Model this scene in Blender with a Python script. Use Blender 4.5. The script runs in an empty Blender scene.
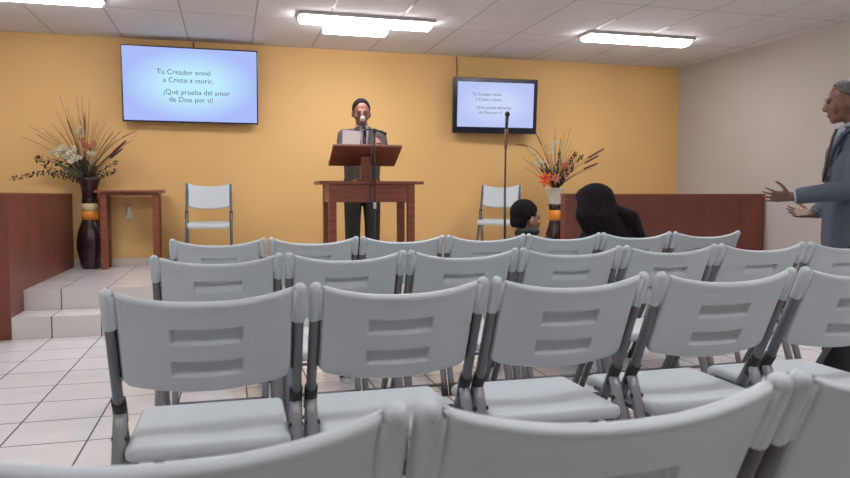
import bpy, bmesh, math, random
from mathutils import Vector, Matrix, Euler
random.seed(7)
PI = math.pi
COL = bpy.context.scene.collection

# ------------------------------------------------------------------ materials
def mat(name, col, rough=0.6, metal=0.0, var=0.0, vscale=8.0, bump=0.0, bscale=200.0, spec=0.5, stretch=None, sheen=0.0):
    m = bpy.data.materials.new(name); m.use_nodes = True
    nt = m.node_tree; b = nt.nodes['Principled BSDF']
    b.inputs['Base Color'].default_value = (*col, 1)
    b.inputs['Roughness'].default_value = rough
    b.inputs['Metallic'].default_value = metal
    b.inputs['Specular IOR Level'].default_value = spec
    if sheen: b.inputs['Sheen Weight'].default_value = sheen
    tc = nt.nodes.new('ShaderNodeTexCoord')
    mp = nt.nodes.new('ShaderNodeMapping'); nt.links.new(tc.outputs['Object'], mp.inputs[0])
    if stretch: mp.inputs['Scale'].default_value = stretch
    if var:
        n = nt.nodes.new('ShaderNodeTexNoise'); n.inputs['Scale'].default_value = vscale; n.inputs['Detail'].default_value = 5
        nt.links.new(mp.outputs[0], n.inputs['Vector'])
        r = nt.nodes.new('ShaderNodeValToRGB')
        r.color_ramp.elements[0].position = 0.3; r.color_ramp.elements[1].position = 0.7
        r.color_ramp.elements[0].color = (*[c*(1-var) for c in col], 1)
        r.color_ramp.elements[1].color = (*[min(1, c*(1+var)) for c in col], 1)
        nt.links.new(n.outputs['Fac'], r.inputs[0]); nt.links.new(r.outputs[0], b.inputs['Base Color'])
    if bump:
        n = nt.nodes.new('ShaderNodeTexNoise'); n.inputs['Scale'].default_value = bscale
        nt.links.new(mp.outputs[0], n.inputs['Vector'])
        bp = nt.nodes.new('ShaderNodeBump'); bp.inputs['Strength'].default_value = bump; bp.inputs['Distance'].default_value = 0.002
        nt.links.new(n.outputs['Fac'], bp.inputs['Height']); nt.links.new(bp.outputs[0], b.inputs['Normal'])
    return m

def emis(name, col, s):
    m = bpy.data.materials.new(name); m.use_nodes = True
    nt = m.node_tree; nt.nodes.clear()
    e = nt.nodes.new('ShaderNodeEmission'); e.inputs[0].default_value = (*col, 1); e.inputs[1].default_value = s
    o = nt.nodes.new('ShaderNodeOutputMaterial'); nt.links.new(e.outputs[0], o.inputs[0])
    return m

def tiles(name, axes, w, h, off, c1, c2, grout, ms, rough, bumpd=0.0, spec=0.5):
    m = bpy.data.materials.new(name); m.use_nodes = True
    nt = m.node_tree; b = nt.nodes['Principled BSDF']
    g = nt.nodes.new('ShaderNodeNewGeometry'); s = nt.nodes.new('ShaderNodeSeparateXYZ'); c = nt.nodes.new('ShaderNodeCombineXYZ')
    nt.links.new(g.outputs['Position'], s.inputs[0])
    for i, a in enumerate(axes):
        ad = nt.nodes.new('ShaderNodeMath'); ad.operation = 'SUBTRACT'; ad.inputs[1].default_value = off[i]
        nt.links.new(s.outputs[a], ad.inputs[0]); nt.links.new(ad.outputs[0], c.inputs[i])
    br = nt.nodes.new('ShaderNodeTexBrick'); br.offset = 0; br.squash = 1
    nt.links.new(c.outputs[0], br.inputs['Vector'])
    br.inputs['Color1'].default_value = (*c1, 1); br.inputs['Color2'].default_value = (*c2, 1); br.inputs['Mortar'].default_value = (*grout, 1)
    br.inputs['Scale'].default_value = 1; br.inputs['Mortar Size'].default_value = ms; br.inputs['Mortar Smooth'].default_value = 0.1
    br.inputs['Bias'].default_value = 0; br.inputs['Brick Width'].default_value = w; br.inputs['Row Height'].default_value = h
    n = nt.nodes.new('ShaderNodeTexNoise'); n.inputs['Scale'].default_value = 5; n.inputs['Detail'].default_value = 6
    nt.links.new(g.outputs['Position'], n.inputs['Vector'])
    mr = nt.nodes.new('ShaderNodeMapRange'); mr.inputs[3].default_value = 0.9; mr.inputs[4].default_value = 1.08
    nt.links.new(n.outputs['Fac'], mr.inputs[0])
    mx = nt.nodes.new('ShaderNodeMix'); mx.data_type = 'RGBA'; mx.blend_type = 'MULTIPLY'; mx.inputs[0].default_value = 1
    nt.links.new(br.outputs['Color'], mx.inputs[6]); nt.links.new(mr.outputs[0], mx.inputs[7])
    nt.links.new(mx.outputs[2], b.inputs['Base Color'])
    b.inputs['Roughness'].default_value = rough; b.inputs['Specular IOR Level'].default_value = spec
    r2 = nt.nodes.new('ShaderNodeMapRange'); r2.inputs[3].default_value = rough; r2.inputs[4].default_value = 0.9
    nt.links.new(br.outputs['Fac'], r2.inputs[0]); nt.links.new(r2.outputs[0], b.inputs['Roughness'])
    bp = nt.nodes.new('ShaderNodeBump'); bp.invert = True; bp.inputs['Strength'].default_value = 0.5; bp.inputs['Distance'].default_value = 0.002
    nt.links.new(br.outputs['Fac'], bp.inputs['Height']); nt.links.new(bp.outputs[0], b.inputs['Normal'])
    return m

M = {}
M['wall_y'] = mat('wall_paint_ochre', (0.74, 0.455, 0.175), 0.7, var=0.03, vscale=1.5, bump=0.15, bscale=60)
M['wall_w'] = mat('wall_paint_cream', (0.49, 0.445, 0.40), 0.8, var=0.02, vscale=1.5, bump=0.15, bscale=60)
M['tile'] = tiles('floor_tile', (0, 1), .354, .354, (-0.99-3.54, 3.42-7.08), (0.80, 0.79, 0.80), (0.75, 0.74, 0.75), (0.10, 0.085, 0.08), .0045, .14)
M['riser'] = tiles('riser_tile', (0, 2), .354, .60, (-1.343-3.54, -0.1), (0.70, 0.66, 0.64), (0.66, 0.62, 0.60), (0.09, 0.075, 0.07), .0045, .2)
M['ceil'] = tiles('ceiling_tile', (0, 1), .666, 1.3, (-1.075-6.66, 8.3-13.0), (0.64, 0.61, 0.61), (0.67, 0.64, 0.64), (0.42, 0.40, 0.40), .009, .85)
M['skirt'] = mat('skirting_tile', (0.62, 0.55, 0.48), 0.3, var=0.05)
M['wood'] = mat('mahogany_wood', (0.21, 0.062, 0.033), 0.38, var=0.28, vscale=5, stretch=(1, 1, 7))
M['woodh'] = mat('mahogany_wood_long', (0.21, 0.062, 0.033), 0.36, var=0.28, vscale=5, stretch=(1, 6, 9))
M['panel'] = mat('partition_wood', (0.16, 0.045, 0.03), 0.42, var=0.22, vscale=3, stretch=(1, 1, .35))
M['edge'] = mat('dark_edge', (0.10, 0.03, 0.02), 0.5)
M['plastic'] = mat('chair_plastic', (0.52, 0.57, 0.60), 0.42, var=0.015, vscale=3, bump=0.25, bscale=500)
M['tube'] = mat('chair_grey_steel', (0.15, 0.15, 0.165), 0.42, metal=0.35)
M['tube2'] = mat('chair_light_grey_steel', (0.27, 0.27, 0.29), 0.4, metal=0.35)
M['black'] = mat('black_plastic', (0.018, 0.018, 0.02), 0.45)
M['gloss'] = mat('black_gloss', (0.012, 0.014, 0.03), 0.15)
M['white'] = mat('white_plastic', (0.75, 0.74, 0.70), 0.5)
M['lampcase'] = mat('lamp_housing', (0.45, 0.43, 0.43), 0.5)
M['tbar_lit'] = mat('ceiling_bar_lamplit', (0.8, 0.8, 0.8), 0.4)  # grid bar colour lightened for the lamp light falling on it
M['lamp'] = emis('lamp_glow', (0.99, 0.98, 1.0), 23)
M['silver'] = mat('silver_mesh', (0.55, 0.53, 0.52), 0.35, metal=0.6)
M['foam'] = mat('mic_foam', (0.50, 0.42, 0.42), 0.8)
M['paper'] = mat('paper', (0.42, 0.37, 0.35), 0.8)
M['skin1'] = mat('skin_tan', (0.27, 0.115, 0.08), 0.5, var=0.05)
M['skin2'] = mat('skin_brown', (0.20, 0.095, 0.065), 0.5, var=0.05)
M['skin3'] = mat('skin_child', (0.36, 0.18, 0.12), 0.5)
M['hair'] = mat('black_hair', (0.012, 0.009, 0.012), 0.85, spec=.12, var=0.3, vscale=60, bump=0.8, bscale=120, stretch=(1, 1, .12))
M['hairg'] = mat('grey_hair', (0.11, 0.10, 0.10), 0.6, var=0.4, vscale=60, bump=0.6, bscale=150)
M['suit1'] = mat('grey_suit_cloth', (0.095, 0.083, 0.076), 0.85, var=0.12, vscale=120)
M['suit2'] = mat('blue_grey_suit_cloth', (0.085, 0.102, 0.13), 0.85, var=0.06, vscale=60)
M['pants1'] = mat('dark_trouser_cloth', (0.035, 0.033, 0.027), 0.85)
M['pants2'] = mat('charcoal_trouser_cloth', (0.022, 0.022, 0.028), 0.85)
M['shirt'] = mat('white_shirt', (0.42, 0.38, 0.43), 0.8)
M['shirtb'] = mat('pale_blue_shirt', (0.36, 0.42, 0.46), 0.8)
M['tie'] = mat('dark_tie', (0.05, 0.02, 0.03), 0.6)
M['navy'] = mat('navy_cloth', (0.010, 0.012, 0.024), 0.85)
M['kidc'] = mat('dark_grey_cloth', (0.035, 0.04, 0.045), 0.85)
M['shoe'] = mat('black_shoe', (0.01, 0.01, 0.01), 0.3)
M['eye'] = mat('eye', (0.03, 0.02, 0.02), 0.2)
M['lip'] = mat('lip', (0.22, 0.07, 0.06), 0.5)
M['vase'] = mat('vase_dark_brown', (0.028, 0.010, 0.012), 0.25, var=0.3, vscale=12)
M['vcream'] = mat('vase_cream', (0.62, 0.48, 0.27), 0.35)
M['vorange'] = mat('vase_orange', (0.75, 0.24, 0.02), 0.35)
M['vwhite'] = mat('pot_white', (0.66, 0.60, 0.50), 0.5)
M['straw'] = mat('dry_straw', (0.42, 0.27, 0.12), 0.8)
M['strawd'] = mat('dry_reed_brown', (0.20, 0.10, 0.05), 0.8)
M['leafd'] = mat('dark_leaf', (0.045, 0.03, 0.02), 0.6, var=0.3)
M['leafg'] = mat('green_leaf', (0.07, 0.085, 0.045), 0.6, var=0.25)
M['leafr'] = mat('maroon_leaf', (0.085, 0.03, 0.025), 0.6, var=0.3)
M['bwhite'] = mat('cream_blossom', (0.60, 0.54, 0.38), 0.8)
M['bpink'] = mat('salmon_blossom', (0.50, 0.17, 0.10), 0.7)
M['borange'] = mat('orange_blossom', (0.75, 0.13, 0.035), 0.7)
M['textm'] = mat('screen_letters', (0.14, 0.17, 0.20), 0.9, spec=0.0)

def screen_mat(name, ca, cb, s):
    m = bpy.data.materials.new(name); m.use_nodes = True
    nt = m.node_tree; nt.nodes.clear()
    tc = nt.nodes.new('ShaderNodeTexCoord'); mp = nt.nodes.new('ShaderNodeMapping')
    mp.inputs['Location'].default_value = (-.5*2, 0, -.5*2); mp.inputs['Scale'].default_value = (2, 0, 2)
    nt.links.new(tc.outputs['Generated'], mp.inputs[0])
    gr = nt.nodes.new('ShaderNodeTexGradient'); gr.gradient_type = 'SPHERICAL'
    nt.links.new(mp.outputs[0], gr.inputs[0])
    r = nt.nodes.new('ShaderNodeValToRGB')
    r.color_ramp.elements[0].color = (*cb, 1); r.color_ramp.elements[1].color = (*ca, 1)
    r.color_ramp.elements[0].position = 0.0; r.color_ramp.elements[1].position = .62
    nt.links.new(gr.outputs[0], r.inputs[0])
    e = nt.nodes.new('ShaderNodeEmission'); e.inputs[1].default_value = s
    nt.links.new(r.outputs[0], e.inputs[0])
    o = nt.nodes.new('ShaderNodeOutputMaterial'); nt.links.new(e.outputs[0], o.inputs[0])
    return m
M['screen1'] = screen_mat('screen_glow_cyan', (0.52, 0.84, 0.98), (0.40, 0.50, 0.93), .95)
M['screen2'] = screen_mat('screen_glow_lavender', (0.60, 0.67, 0.95), (0.48, 0.55, 0.88), .95)

# ------------------------------------------------------------------ mesh helpers
def obj(name, bm, m, parent=None, smooth=False, loc=None, kind=None):
    me = bpy.data.meshes.new(name)
    bmesh.ops.recalc_face_normals(bm, faces=bm.faces[:])
    bm.to_mesh(me); bm.free()
    for x in (m if isinstance(m, (list, tuple)) else [m]): me.materials.append(x)
    if smooth:
        for p in me.polygons: p.use_smooth = True
    o = bpy.data.objects.new(name, me); COL.objects.link(o)
    if parent: o.parent = parent
    if loc: o.location = loc
    if kind: o['kind'] = kind
    return o

def thing(name, label, cat, loc=(0, 0, 0), rz=0, group=None):
    o = bpy.data.objects.new(name, None); COL.objects.link(o)
    o.empty_display_size = .1
    o.location = loc; o.rotation_euler = (0, 0, rz); o['label'] = label; o['category'] = cat
    if group: o['group'] = group
    return o

def tag(o, label, cat, group=None, kind=None):
    o['label'] = label; o['category'] = cat
    if group: o['group'] = group
    if kind: o['kind'] = kind
    return o

def box(bm, c, s, rot=None, bevel=0, mi=0):
    r = bmesh.ops.create_cube(bm, size=1)
    vs = r['verts']
    mt = Matrix.Translation(Vector(c)) @ (rot.to_4x4() if rot else Matrix()) @ Matrix.Diagonal((*s, 1))
    bmesh.ops.transform(bm, matrix=mt, verts=vs)
    fs = {f for v in vs for f in v.link_faces}
    for f in fs: f.material_index = mi
    if bevel:
        es = list({e for v in vs for e in v.link_edges})
        bmesh.ops.bevel(bm, geom=es, offset=bevel, segments=2, affect='EDGES', profile=.5)

def box2(bm, a, b, **k):
    box(bm, [(a[i]+b[i])/2 for i in range(3)], [abs(b[i]-a[i]) for i in range(3)], **k)

def frame_of(d):
    d = d.normalized()
    up = Vector((0, 0, 1)) if abs(d.z) < .95 else Vector((1, 0, 0))
    x = up.cross(d).normalized(); y = d.cross(x)
    return x, y

def tube(bm, pts, r, n=10, cap=True, ell=None):
    pts = [Vector(p) for p in pts]
    rs = r if isinstance(r, (list, tuple)) else [r]*len(pts)
    rings = []
    for i, p in enumerate(pts):
        d = (pts[min(i+1, len(pts)-1)] - pts[max(i-1, 0)])
        if ell: x = Vector((1, 0, 0)); y = d.normalized().cross(x).normalized(); ex, ey = ell
        else: x, y = frame_of(d); ex = ey = 1
        rings.append([bm.verts.new(p + x*math.cos(2*PI*k/n)*rs[i]*ex + y*math.sin(2*PI*k/n)*rs[i]*ey) for k in range(n)])
    for a, b in zip(rings, rings[1:]):
        for k in range(n): bm.faces.new((a[k], a[(k+1) % n], b[(k+1) % n], b[k]))
    if cap: bm.faces.new(rings[0][::-1]); bm.faces.new(rings[-1])

def cap(bm, p0, p1, r0, r1=None, n=14):
    """tapered capsule"""
    r1 = r0 if r1 is None else r1
    p0, p1 = Vector(p0), Vector(p1)
    d = (p1-p0); d = d.normalized() if d.length > 1e-6 else Vector((0, 0, 1))
    x, y = frame_of(d)
    pts = []
    for a in (-80, -50, -20, 0): pts.append((p0 + d*r0*math.sin(math.radians(a)), r0*math.cos(math.radians(a))))
    for a in (0, 20, 50, 80): pts.append((p1 + d*r1*math.sin(math.radians(a)), r1*math.cos(math.radians(a))))
    rings = [[bm.verts.new(p + (x*math.cos(2*PI*k/n)+y*math.sin(2*PI*k/n))*r) for k in range(n)] for p, r in pts]
    for a, b in zip(rings, rings[1:]):
        for k in range(n): bm.faces.new((a[k], a[(k+1) % n], b[(k+1) % n], b[k]))
    bm.faces.new(rings[0][::-1]); bm.faces.new(rings[-1])

def ell(bm, c, r, rot=None, seg=18):
    g = bmesh.ops.create_uvsphere(bm, u_segments=seg, v_segments=seg//2+2, radius=1)
    mt = Matrix.Translation(Vector(c)) @ (rot.to_4x4() if rot else Matrix()) @ Matrix.Diagonal((*r, 1))
    bmesh.ops.transform(bm, matrix=mt, verts=g['verts'])

def lathe(bm, prof, n=28, c=(0, 0, 0), mats=None):
    rings = [[bm.verts.new((c[0]+r*math.cos(2*PI*k/n), c[1]+r*math.sin(2*PI*k/n), c[2]+z)) for k in range(n)] for r, z in prof]
    for i, (a, b) in enumerate(zip(rings, rings[1:])):
        for k in range(n):
            f = bm.faces.new((a[k], a[(k+1) % n], b[(k+1) % n], b[k]))
            if mats: f.material_index = mats[i]
    bm.faces.new(rings[0][::-1]); bm.faces.new(rings[-1])

def remesh(name, bm, voxel, m, parent=None, sm=3, fac=.5):
    o = obj(name, bm, m, parent)
    r = o.modifiers.new('r', 'REMESH'); r.mode = 'VOXEL'; r.voxel_size = voxel; r.use_smooth_shade = True
    s = o.modifiers.new('s', 'SMOOTH'); s.iterations = sm; s.factor = fac
    dg = bpy.context.evaluated_depsgraph_get(); dg.update()
    me = bpy.data.meshes.new_from_object(o.evaluated_get(dg))
    o.modifiers.clear(); o.data = me; me.name = name
    for p in me.polygons: p.use_smooth = True
    return o

# ------------------------------------------------------------------ the room
XL, XR, YB, YF, H, PH = -3.3, 5.76, -5.0, 8.3, 2.783, 0.335
def slab(name, a, b, m):
    bm = bmesh.new(); box2(bm, a, b)
    return obj(name, bm, m, kind='structure')
slab('floor', (XL-.1, YB-.1, -.1), (XR+.1, YF+.1, 0), M['tile'])
slab('ceiling', (XL-.1, YB-.1, H), (XR+.1, YF+.1, H+.1), M['ceil'])
slab('wall_front', (XL-.1, YF, 0), (XR+.1, YF+.1, H), M['wall_y'])
slab('wall_right', (XR, YB, 0), (XR+.1, YF, H), M['wall_w'])
slab('wall_left', (XL-.1, YB, 0), (XL, YF, H), M['wall_w'])
slab('wall_back', (XL-.1, YB-.1, 0), (XR+.1, YB, H), M['wall_y'])
slab('baseboard_front', (XL, YF-.012, PH), (XR, YF, PH+.085), M['skirt'])
# raised platform with one step, tiled
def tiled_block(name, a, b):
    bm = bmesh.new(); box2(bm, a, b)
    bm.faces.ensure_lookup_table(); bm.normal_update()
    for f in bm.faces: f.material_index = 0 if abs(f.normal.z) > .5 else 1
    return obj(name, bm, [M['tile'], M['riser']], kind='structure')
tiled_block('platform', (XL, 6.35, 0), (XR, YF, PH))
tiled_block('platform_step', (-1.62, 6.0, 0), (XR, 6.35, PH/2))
# low wooden partitions
def partition(name, a, b, label):
    t = thing(name, label, 'partition', ((a[0]+b[0])/2, (a[1]+b[1])/2, a[2]))
    ox, oy, oz = t.location
    bm = bmesh.new(); box2(bm, (a[0]-ox, a[1]-oy, 0), (b[0]-ox, b[1]-oy, b[2]-oz-.02)); obj('panel', bm, M['panel'], t)
    bm = bmesh.new(); box2(bm, (a[0]-ox-.004, a[1]-oy-.004, b[2]-oz-.02), (b[0]-ox+.004, b[1]-oy+.004, b[2]-oz), bevel=.004); obj('cap_rail', bm, M['woodh'], t)
    return t
partition('wooden_partition', (-1.76, 5.99, 0), (-1.62, 8.285, 1.12), 'low mahogany partition along the steps beside the tall dark vase')
partition('wooden_partition', (3.31, 6.66, PH), (5.75, 6.76, 1.118), 'low mahogany partition behind the dark haired woman, against the cream wall')

# ------------------------------------------------------------------ ceiling lamps
def lamp(x0, x1, y, label, extra=None, group='strip lamps on the ceiling'):
    cx = (x0+x1)/2
    t = thing('ceiling_lamp', label, 'ceiling lamp', (cx, y, H), 0, group)
    L = (x1-x0)/2
    bm = bmesh.new(); box2(bm, (-L-.03, -.15, -.03), (L+.03, .14, 0), bevel=.006); obj('lamp_housing', bm, M['lampcase'], t)
    bm = bmesh.new()
    prof = [(-.13, -.028), (-.115, -.06), (-.06, -.075), (.05, -.075), (.105, -.06), (.12, -.028)]
    a = [bm.verts.new((-L, p[0], p[1])) for p in prof]; b = [bm.verts.new((L, p[0], p[1])) for p in prof]
    for i in range(5): bm.faces.new((a[i], a[i+1], b[i+1], b[i]))
    bm.faces.new(a[::-1]); bm.faces.new(b); bm.faces.new((a[0], b[0], b[-1], a[-1]))
    obj('diffuser', bm, M['lamp'], t)
    if extra:
        bm = bmesh.new(); box2(bm, (extra[0]-cx, .145, -.10), (extra[1]-cx, .30, -.0), bevel=.01); obj('glow_block', bm, M['lamp'], t)  # second glowing block beside the strip, towards the wall
    return t
lamp(.66, 1.90, 6.80, 'glowing ceiling strip lamp above the reader, with an extra short block beneath', (.90, 1.52))
lamp(3.60, 4.78, 6.80, 'glowing ceiling strip lamp nearest the cream side wall')
lamp(-2.35, -1.04, 6.66, 'glowing ceiling strip lamp cut by the top edge near the wide screen')
for y in (3.6, 0.5):  # unseen lamp rows, added to brighten the seats and chair backs
    for i, x in enumerate((-1.67, 1.27, 4.2)):
        lamp(x-.65, x+.65, y, 'unseen strip lamp added to the ceiling over the rows of seats', None, 'unseen strip lamps added over the audience')
# lamp light on the ceiling grid bars, painted as short pale stretches
for x, y0, y1, lb in ((.92, 6.05, 6.46, 'short lamp-lit stretch of ceiling bar left of two at the reader lamp'), (1.585, 6.2, 6.46, 'short lamp-lit stretch of ceiling bar at the middle of the reader lamp'),
                  (1.02, 7.0, 7.45, 'short lamp-lit stretch of ceiling bar between the reader lamp and ochre wall'),
                  (3.585, 6.2, 6.56, 'short lamp-lit stretch of ceiling bar at the outer lamp near its inner end'), (4.25, 6.3, 6.56, 'short lamp-lit stretch of ceiling bar halfway along the lamp by the cream wall')):
    bm = bmesh.new(); box2(bm, (x-.010, y0, H-.008), (x+.010, y1, H)); o = obj('trim_%d' % int(x*100), bm, M['tbar_lit'], kind='structure')

# ------------------------------------------------------------------ screens
def text_mesh(name, body, size, m, parent, loc, spacing=1.0):
    cu = bpy.data.curves.new(name, 'FONT'); cu.body = body; cu.size = size; cu.space_line = spacing; cu.extrude = .0006
    cu.materials.append(m)
    o = bpy.data.objects.new(name, cu); COL.objects.link(o)
    dg = bpy.context.evaluated_depsgraph_get(); dg.update()
    me = bpy.data.meshes.new_from_object(o.evaluated_get(dg)); me.name = name
    bpy.data.objects.remove(o)
    o = bpy.data.objects.new(name, me); COL.objects.link(o); o.parent = parent
    o.location = loc; o.rotation_euler = (PI/2, 0, 0)
    return o
def tv(loc, w, h, bz, label, scr, rx, ts, lines, rz=0):
    t = thing('wall_screen', label, 'television', loc, rz)
    t.rotation_euler = (rx, 0, rz)
    bm = bmesh.new(); box2(bm, (-w/2, -.02, -h/2), (w/2, .035, h/2), bevel=.006)
    obj('casing', bm, M['gloss'], t)
    bm = bmesh.new(); box2(bm, (-.25, .03, -.2), (.25, .09, .2), bevel=.005); obj('wall_bracket', bm, M['black'], t)
    b, bb = bz
    bm = bmesh.new(); box2(bm, (-w/2+b, -.0235, -h/2+bb), (w/2-b, -.018, h/2-b)); obj('display', bm, scr, t)
    for s, (x, z) in lines: text_mesh('lettering', s, ts, M['textm'], t, (x*w, -.0245, z*h))
    return t
T = ['Tu Creador envió', 'a Cristo a morir,', '¡Qué prueba del amor', 'de Dios por ti!']
tv((-.385, 8.16, 1.095+1.19), 1.40, .80, (.014, .016), 'wide wall screen showing four lines of verse on pale cyan', M['screen1'], math.radians(3), .076,
   [(T[0], (-.25, .135)), (T[1], (-.205, .03)), (T[2], (-.205, -.125)), (T[3], (-.165, -.225))])
tv((3.10, 8.12, 1.095+1.08), 1.055, .655, (.05, .075), 'smaller thick framed wall screen showing verse on pale lavender', M['screen2'], math.radians(4), .049,
   [(T[0], (-.28, .18)), (T[1], (-.24, .09)), (T[2], (-.235, -.055)), (T[3], (-.20, -.145))], rz=math.radians(-3))
bm = bmesh.new(); tube(bm, [(0, 0, 0), (.004, -.005, -.15), (-.003, -.004, -.28)], .008); tag(obj('screen_cable', bm, M['edge'], loc=(-.36, 8.28, H-.01)), 'dark cable dropping from the ceiling to the wide screen', 'cable')
bm = bmesh.new(); tube(bm, [(0, 0, 0), (.004, -.005, -.2), (-.003, -.004, -.36)], .006); tag(obj('screen_cable', bm, M['strawd'], loc=(2.66, 8.28, H-.01)), 'thin brown cable dropping from the ceiling to the smaller screen', 'cable')
# wall outlet and switch
t = thing('wall_outlet', 'small white outlet plate on the ochre wall under the narrow side table', 'outlet', (-1.06, 8.298, .88))
bm = bmesh.new(); box2(bm, (-.038, -.012, -.03), (.038, 0, .03), bevel=.004); obj('cover_plate', bm, M['white'], t)
bm = bmesh.new(); tube(bm, [(0, -.03, .01), (0, -.03, .10)], [.03, .014], 12); box2(bm, (-.012, -.03, 0), (.012, -.008, .04)); obj('plug', bm, M['white'], t)
t = thing('light_switch', 'faint white switch plate low on the cream side wall', 'switch', (5.759, 6.12, .94))
bm = bmesh.new(); box2(bm, (-.01, -.04, -.055), (0, .04, .055), bevel=.003); obj('cover_plate', bm, M['wall_w'], t)
bm = bmesh.new(); box2(bm, (-.016, -.012, -.025), (-.008, .012, .025), bevel=.002); obj('rocker', bm, M['white'], t)

# ------------------------------------------------------------------ folding chairs
def ss(x): x = max(0, min(1, x)); return x*x*(3-2*x)
def plate(bm, U, V, pos, T, r, dist, front_scale=1):
    """closed plate: pos(u,v) -> centre point, normal dir; T thickness; rounding radius r; dist(u,v) -> metres to the edge"""
    A, B = [], []
    for v in V:
        ra, rb = [], []
        for u in U:
            p, n, off = pos(u, v)
            e = dist(u, v)
            k = 1 if e >= r else math.sqrt(max(0, 1-(1-e/r)**2))
            if e <= 1e-6:
                w = bm.verts.new(p); ra.append(w); rb.append(w)
            else:
                ra.append(bm.verts.new(p - n*T/2*k + off)); rb.append(bm.verts.new(p + n*T/2*k))
        A.append(ra); B.append(rb)
    for G in (A, B):
        for j in range(len(V)-1):
            for i in range(len(U)-1):
                q = [G[j][i], G[j][i+1], G[j+1][i+1], G[j+1][i]]
                if len(set(q)) == 4 and not bm.faces.get(q): bm.faces.new(q)
def sorted_lines(base, extra): return sorted(set([round(x, 5) for x in base+extra]))

HW = .203
def ytube(z): return (.84-z)*.46
def back_bm():
    bm = bmesh.new()
    topz = lambda x: .841 - .028*(1-abs(x/HW)**2.4)
    def botz(x):
        a = abs(x/HW); return .606 - .024*(1-a*a) + .018*ss((a-.9)/.1)
    U = sorted_lines([-1+2*i/28 for i in range(29)], [s*q/HW for s in (-1, 1) for q in (.0845, .0815, .0785, .194, .191, .187)])
    V = sorted_lines([i/20 for i in range(21)], [.01, .02, .035, .965, .98, .99, .165, .18, .19, .345, .355, .365, .375, .53, .545, .71, .72, .73, .74])
    slots = ((.56, .725), (.20, .36))
    def dep(x, v):
        wx = ss((.0845-abs(x))/.004)
        o = 0
        for a, b in slots:
            if a-.02 < v < b+.015:
                t = (b-v)/(b-a)
                o = max(o, ss((b+.010-v)/.018) * max(0, 1-max(0, t)*.95) * ss((v-a+.02)/.02))
        return .021*wx*o
    def pos(u, v):
        x = u*HW; z0, z1 = botz(x), topz(x); z = z0+(z1-z0)*v
        y = ytube(z) - .030*(1-u*u)
        if v > .9: y -= .004*ss((v-.9)/.1)
        return Vector((x, y, z)), Vector((0, 1, .3)).normalized(), Vector((0, dep(x, v), 0))
    def dist(u, v):
        x = u*HW; h = topz(x)-botz(x)
        return min((1-abs(u))*HW, v*h, (1-v)*h)
    plate(bm, U, V, pos, .028, .013, dist)
    # rounded ears that sleeve the frame tubes
    for s in (-1, 1):
        pts, rs = [], []
        for z, r in ((.752, .0145), (.757, .0155), (.80, .0155), (.830, .0156), (.8385, .0142), (.843, .0105), (.8455, .006), (.846, .001)):
            pts.append((s*.216, ytube(z)-.002, z)); rs.append(r)
        tube(bm, pts, rs, 14)
        # web between ear and panel
        tube(bm, [(s*.204, ytube(.757)-.004, .757), (s*.204, ytube(.833)-.004, .833)], .0125, 10)
    return bm
def seat_bm():
    bm = bmesh.new()
    y0, y1, hw = .055, .475, .199
    U = sorted_lines([-1+2*i/20 for i in range(21)], [s*q for s in (-1, 1) for q in (.93, .96, .98, .992)])
    V = sorted_lines([i/20 for i in range(21)], [.01, .02, .035, .97, .985, .995])
    def pos(u, v):
        c = .035
        m = min(v, 1-v)*(y1-y0)
        w = hw - (c-math.sqrt(max(0, c*c-(c-m)**2)) if m < c else 0)
        x = u*w; y = y0+(y1-y0)*v
        z = .440 - .010*(1-u*u)*math.sin(PI*min(1, v*1.1)) - .018*ss((v-.85)/.15) + .006*(1-ss(v/.12))
        return Vector((x, y, z)), Vector((0, 0, 1)), Vector()
    def dist(u, v): return min((1-abs(u))*hw, v*(y1-y0), (1-v)*(y1-y0))
    plate(bm, U, V, pos, .038, .017, dist)
    return bm
def make_chair():
    t = thing('folding_chair', 'x', 'chair')
    obj('backrest', back_bm(), M['plastic'], t, True)
    obj('seat', seat_bm(), M['plastic'], t, True)
    for s in (-1, 1):
        bm = bmesh.new(); tube(bm, [(s*.2155, ytube(.835), .835), (s*.2155, ytube(.56), .56), (s*.215, .16, .52), (s*.213, .46, .03)], .0145, 12, ell=(.9, 1.15))
        l = obj('front_leg', bm, M['tube'], t, True)
        bm = bmesh.new(); tube(bm, [(s*.213, .448, .05), (s*.213, .476, .0)], .019, 10); obj('rubber_foot', bm, M['black'], l, True)
        bm = bmesh.new(); tube(bm, [(s*.215, .155, .54), (s*.215, .13, .49), (s*.215, -.055, .03)], .0165, 12, ell=(1, .9))
        l = obj('rear_leg', bm, M['tube2'], t, True)
        bm = bmesh.new(); tube(bm, [(s*.2135, -.048, .05), (s*.2135, -.068, .0)], .019, 10); obj('rubber_foot', bm, M['black'], l, True)
        bm = bmesh.new(); tube(bm, [(s*.215, .128, .562), (s*.215, .148, .532), (s*.215, .160, .500)], .0178, 12); tube(bm, [(s*.195, .12, .47), (s*.2315, .12, .47)], .007, 8)
        obj('hinge_collar', bm, M['black'], t, True)
        bm = bmesh.new(); box2(bm, (s*.170, .11, .405), (s*.186, .43, .428), bevel=.003); obj('seat_rail', bm, M['tube'], t)
    bm = bmesh.new(); tube(bm, [(-.213, .42, .10), (.213, .42, .10)], .009, 8); obj('front_crossbar', bm, M['tube'], t, True)
    bm = bmesh.new(); tube(bm, [(-.214, -.045, .055), (.214, -.045, .055)], .009, 8); obj('rear_crossbar', bm, M['tube'], t, True)
    for o in t.children_recursive: o.data.transform(Matrix.Diagonal((1.022, 1.04, 1.04, 1)))
    return t
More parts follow.
